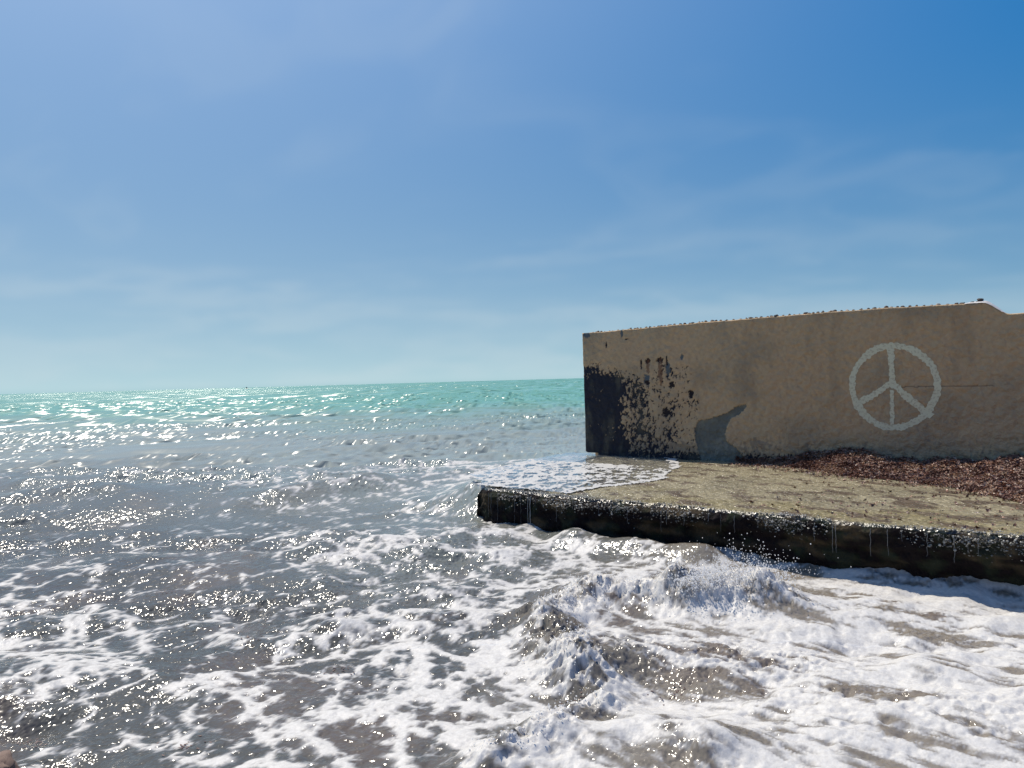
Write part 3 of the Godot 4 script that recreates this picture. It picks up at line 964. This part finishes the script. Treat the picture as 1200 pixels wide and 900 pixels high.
# ---------------------------------------------------------------- spray, rock, boat, floating weed, shore
func build_spray() -> void:
	var mm := MultiMesh.new()
	mm.transform_format = MultiMesh.TRANSFORM_3D
	mm.mesh = lump(201, 0.25, 5, 7)
	var xs: Array[Transform3D] = []
	# tongues thrown up from the breaker: foot, rise, spread, count
	for j in 22:
		var fx := rng.randf_range(1.35, 2.3)
		var foot := Vector3(fx, 0.26, -6.86 + rng.randf_range(-0.16, 0.14))
		var rise := Vector3(rng.randf_range(-0.1, 0.28), rng.randf_range(0.12, 0.3) * (1.0 - 0.7 * absf(fx - 1.95) / 0.75), rng.randf_range(-0.05, 0.12))
		for i in 170:
			var f := pow(rng.randf(), 0.8)
			var q := foot + rise * f + Vector3(rise.x * f * f * 0.7, -0.12 * f * f, 0)
			var sp := 0.035 + 0.05 * f
			q += Vector3(rng.randfn(0, sp), rng.randfn(0, sp * 0.8), rng.randfn(0, sp))
			var r := lerpf(0.012, 0.002, sqrt(f)) * rng.randf_range(0.4, 1.3)
			xs.append(Transform3D(Basis.from_euler(Vector3(rng.randf() * TAU, rng.randf() * TAU, 0)).scaled(Vector3.ONE * r), q))
	for i in 900:      # loose drops thrown wide
		var q := Vector3(rng.randfn(1.95, 0.28), 0.25 + absf(rng.randfn(0.0, 0.14)), -6.86 + rng.randfn(0.0, 0.16))
		xs.append(Transform3D(Basis().scaled(Vector3.ONE * rng.randf_range(0.0018, 0.006)), q))
	# froth beads on the churned ridges
	var pp := PackedVector3Array([Vector3.ZERO])
	var pc := PackedColorArray([Color.WHITE])
	var pf := PackedFloat32Array([0.0])
	for k in range(0, BREAKERS.size(), 7):
		if BREAKERS[k + 6] < 0.35: continue
		for i in int(900 * BREAKERS[k + 6]):
			var t := rng.randf()
			var rd := BREAKERS[k + 4] * 0.5
			near_vertex(lerpf(BREAKERS[k], BREAKERS[k + 2], t) + rng.randfn(0, rd), lerpf(BREAKERS[k + 1], BREAKERS[k + 3], t) + rng.randfn(0, rd), 0, pp, pc, pf, 100.0)
			if pf[0] < 0.5: continue
			var up := absf(rng.randfn(0.0, 0.02)) if rng.randf() < 0.7 else absf(rng.randfn(0.0, 0.06))
			xs.append(Transform3D(Basis.from_euler(Vector3(rng.randf() * TAU, rng.randf() * TAU, 0)).scaled(Vector3.ONE * rng.randf_range(0.0015, 0.006)), pp[0] + Vector3(0, up, 0)))
	mm.instance_count = xs.size()
	for i in xs.size():
		mm.set_instance_transform(i, xs[i])
	var m := StandardMaterial3D.new()
	m.albedo_color = lin(0.86, 0.85, 0.83)
	m.albedo_color.a = 0.7        # drops and bubbles let most of the light through
	m.transparency = BaseMaterial3D.TRANSPARENCY_ALPHA
	m.roughness = 0.35
	m.backlight_enabled = true
	m.backlight = Color(1.0, 1.0, 1.0)
	var o := MultiMeshInstance3D.new()
	o.name = "sea_spray"
	o.multimesh = mm
	o.material_override = m
	add_child(o)
	tag(o, "white spray bursting from the wave in front of the slab", "spray", "stuff")

func build_shore() -> void:
	# sand under the water and the beach the photographer stands on
	var p := PackedVector3Array()
	var c := PackedColorArray()
	for r in 60:
		for k in 60:
			var x := -30.0 + k
			var z := -44.0 + r * 1.0
			var y := -0.75 + 0.75 * smoothstep(-16.0, -2.5, z) + 0.07 * maxf(0.0, z + 2.6)
			if z > -3.5: y += 0.03 * n_fbm.get_noise_2d(x * 0.1, z * 0.1)
			else: y -= 0.12
			p.append(Vector3(x, y, z))
			c.append(Color(0.42, 0.36, 0.27))
	var o := put("sand", grid_mesh(p, c, 60, 60, true), vmat(0.9, 0.3))
	tag(o, "pale sand of the beach running under the water", "sand", "structure")
	var m := StandardMaterial3D.new()
	m.albedo_color = lin(0.30, 0.21, 0.155)
	m.albedo_texture = noise_tex(0.05, 41, FastNoiseLite.TYPE_SIMPLEX, 5, 0.0, ramp_of(lin(0.35, 0.3, 0.3), lin(1, 1, 1)))
	m.uv1_triplanar = true
	m.uv1_scale = Vector3(1.2, 1.2, 1.2)
	m.roughness = 0.8
	var rock := put("rock", lump(301, 0.35, 28, 40), m)
	rock.position = Vector3(-3.02, 0.0, -4.16)
	rock.scale = Vector3(0.24, 0.15, 0.2)
	tag(rock, "small pinkish-brown rock at the water's edge in the bottom left corner", "rock", "thing")

func build_floating_weed() -> void:
	var pp := PackedVector3Array([Vector3.ZERO])
	var pc := PackedColorArray([Color.WHITE])
	var pf := PackedFloat32Array([0.0])
	var st := SurfaceTool.new()
	st.begin(Mesh.PRIMITIVE_TRIANGLES)
	var spots: Array[float] = [-2.0, -4.56, -3.6, -7.76, -2.2, -6.2, -3.0, -4.7, 1.0, -5.2, -1.3, -5.6, 0.4, -5.0]
	for k in range(0, spots.size(), 2):
		for b in 16:
			near_vertex(spots[k] + rng.randfn(0, 0.07), spots[k + 1] + rng.randfn(0, 0.05), 0, pp, pc, pf, 100.0)
			var q := pp[0] + Vector3(0, 0.004, 0)
			var a := rng.randf() * TAU
			var d := Vector3(cos(a), rng.randf_range(-0.1, 0.25), sin(a)) * rng.randf_range(0.012, 0.035)
			var w := d.cross(Vector3.UP).normalized() * 0.006
			for e in [q - w, q + d * 0.6 - w, q + d, q - w, q + d, q + w]:
				st.add_vertex(e)
	st.generate_normals()
	var m := StandardMaterial3D.new()
	m.albedo_color = lin(0.10, 0.042, 0.028)
	m.roughness = 0.5
	tag(put("floating_seaweed", st.commit(), m), "scattered scraps of dark red seaweed floating in the foam", "seaweed", "stuff")

func build_boat() -> void:
	var t := Node3D.new()
	t.name = "motor_boat"
	add_child(t)
	t.position = Vector3(-418.0, 0.1, -1210.0)
	t.rotation.y = 0.5
	t.scale = Vector3.ONE * 0.7
	tag(t, "tiny dark boat far out on the horizon", "boat", "thing")
	var m := StandardMaterial3D.new()
	m.albedo_color = lin(0.05, 0.07, 0.08)
	m.roughness = 0.5
	var p := PackedVector3Array()
	var c := PackedColorArray()
	for r in 5:
		for k in 9:
			var f := k / 8.0
			var wide := 1.1 * pow(maxf(0.0, 1.0 - pow(f, 2.5)), 0.6)
			var an := PI * (r / 4.0)
			p.append(Vector3(-2.5 + 5.4 * f, 1.3 - 1.3 * sin(an) + 0.35 * f * f, wide * cos(an)))
			c.append(Color.WHITE)
	put("hull", grid_mesh(p, c, 5, 9), m, t)
	var cab := BoxMesh.new()
	cab.size = Vector3(1.8, 2.2, 1.6)
	put("cabin", cab, m, t).position = Vector3(-0.4, 2.2, 0)
	var mast := CylinderMesh.new()
	mast.top_radius = 0.06
	mast.bottom_radius = 0.08
	mast.height = 2.0
	put("mast", mast, m, t).position = Vector3(-0.4, 4.2, 0)

# ---------------------------------------------------------------- sky
func sun_towards() -> Vector3:
	var el := deg_to_rad(59.4)
	var az := deg_to_rad(-35.8)
	return Vector3(sin(az) * cos(el), sin(el), -cos(az) * cos(el))

func make_sky() -> Sky:
	var w := 1024
	var h := 512
	var im := Image.create(w, h, false, Image.FORMAT_RGBF)
	var sun := sun_towards()
	var cir := FastNoiseLite.new()
	noise(cir, FastNoiseLite.TYPE_SIMPLEX_SMOOTH, 1.0, 77, 5, 1.2, 0.5)
	for j in h:
		var up := PI * (0.5 - (j + 0.5) / h)
		for i in w:
			var az := TAU * (i + 0.5) / w
			var d := Vector3(sin(az) * cos(up), sin(up), -cos(az) * cos(up))
			var e := maxf(d.y, 0.0)
			var ang := rad_to_deg(acos(clampf(d.dot(sun), -1.0, 1.0)))
			# clear air: pale at the horizon, deep blue above, brighter round the sun
			var t := 1.0 - exp(-e * 5.0)
			var c := Vector3(0.28, 0.485, 0.575).lerp(Vector3(-0.235, -0.066, 0.318), t)
			c += Vector3(1.45, 1.42, 1.17) * exp(-ang / 30.0)
			c = c.max(Vector3(0.035, 0.115, 0.34))
			# thin high cloud
			var sc := 1.0 / (e + 0.14)
			var q := Vector3(d.x * sc, 0.0, d.z * sc)
			var n := cir.get_noise_3d(q.x * 0.4 + q.z * 0.2 + 3.0, 0.0, q.z * 0.55 - q.x * 0.15)
			var veil := smoothstep(-0.1, 0.65, n) * 0.1 + smoothstep(0.22, 0.03, e) * 0.16 * smoothstep(-0.45, 0.45, n)
			c = c.lerp(Vector3(0.66, 0.74, 0.77), veil)
			if d.y < 0.0: c = Vector3(0.39, 0.60, 0.66)
			im.set_pixel(i, j, Color(c.x, c.y, c.z))
	var pm := PanoramaSkyMaterial.new()
	pm.panorama = ImageTexture.create_from_image(im)
	var s := Sky.new()
	s.sky_material = pm
	return s

func _ready() -> void:
	rng.seed = 20240501
	# camera
	var cam := Camera3D.new()
	cam.name = "camera"
	cam.fov = 53.13
	cam.near = 0.05
	cam.far = 20000.0
	cam.position = Vector3(0, 2.1, 0)
	cam.basis = Basis(Vector3.RIGHT, deg_to_rad(-0.305)) * Basis(Vector3.BACK, deg_to_rad(-1.6))
	add_child(cam)
	cam.current = true
	# sky and exposure
	var env := Environment.new()
	env.background_mode = Environment.BG_SKY
	env.sky = make_sky()
	env.tonemap_mode = Environment.TONE_MAPPER_LINEAR
	env.tonemap_exposure = 1.0
	env.sdfgi_enabled = true
	env.ssao_enabled = true
	env.ssil_enabled = true
	var we := WorldEnvironment.new()
	we.name = "world_environment"
	we.environment = env
	add_child(we)
	# the sun: high, in front of the camera and a little to the left
	var sun := DirectionalLight3D.new()
	sun.name = "sun"
	sun.light_energy = 1.4
	sun.light_color = Color(1.0, 0.965, 0.91)
	sun.light_angular_distance = 0.5
	sun.shadow_enabled = true
	sun.basis = Basis.looking_at(-sun_towards(), Vector3.FORWARD)
	add_child(sun)
	# noises shared by shapes and colours
	noise(n_lace, FastNoiseLite.TYPE_CELLULAR, 1.7, 3, 1, 0.7, 0.8)
	n_lace.cellular_return_type = FastNoiseLite.RETURN_DISTANCE2_SUB
	n_lace.cellular_distance_function = FastNoiseLite.DISTANCE_EUCLIDEAN
	noise(n_lace_fine, FastNoiseLite.TYPE_CELLULAR, 5.2, 4, 1, 0.2, 2.6)
	noise(n_curd, FastNoiseLite.TYPE_SIMPLEX_SMOOTH, 10.0, 15, 4)
	n_lace_fine.cellular_return_type = FastNoiseLite.RETURN_DISTANCE2_SUB
	n_lace_fine.cellular_distance_function = FastNoiseLite.DISTANCE_EUCLIDEAN
	noise(n_fbm, FastNoiseLite.TYPE_SIMPLEX_SMOOTH, 2.6, 5, 4)
	noise(n_broad, FastNoiseLite.TYPE_SIMPLEX_SMOOTH, 0.22, 6, 3)
	noise(n_billow, FastNoiseLite.TYPE_SIMPLEX_SMOOTH, 4.2, 7, 3, 0.1, 3.0)
	noise(n_fine, FastNoiseLite.TYPE_SIMPLEX_SMOOTH, 11.0, 8, 3)
	noise(n_grain, FastNoiseLite.TYPE_SIMPLEX, 1.0, 9, 1)
	noise(n_flake, FastNoiseLite.TYPE_SIMPLEX, 9.0, 10, 3, 0.04, 8.0)
	var t0 := Time.get_ticks_msec()
	build_shore()
	build_sea()
	print("sea ", Time.get_ticks_msec() - t0)
	build_slab()
	build_wall()
	print("wall ", Time.get_ticks_msec() - t0)
	build_wash()
	build_seaweed()
	build_drips()
	build_spray()
	build_floating_weed()
	build_boat()
	print("done ", Time.get_ticks_msec() - t0)
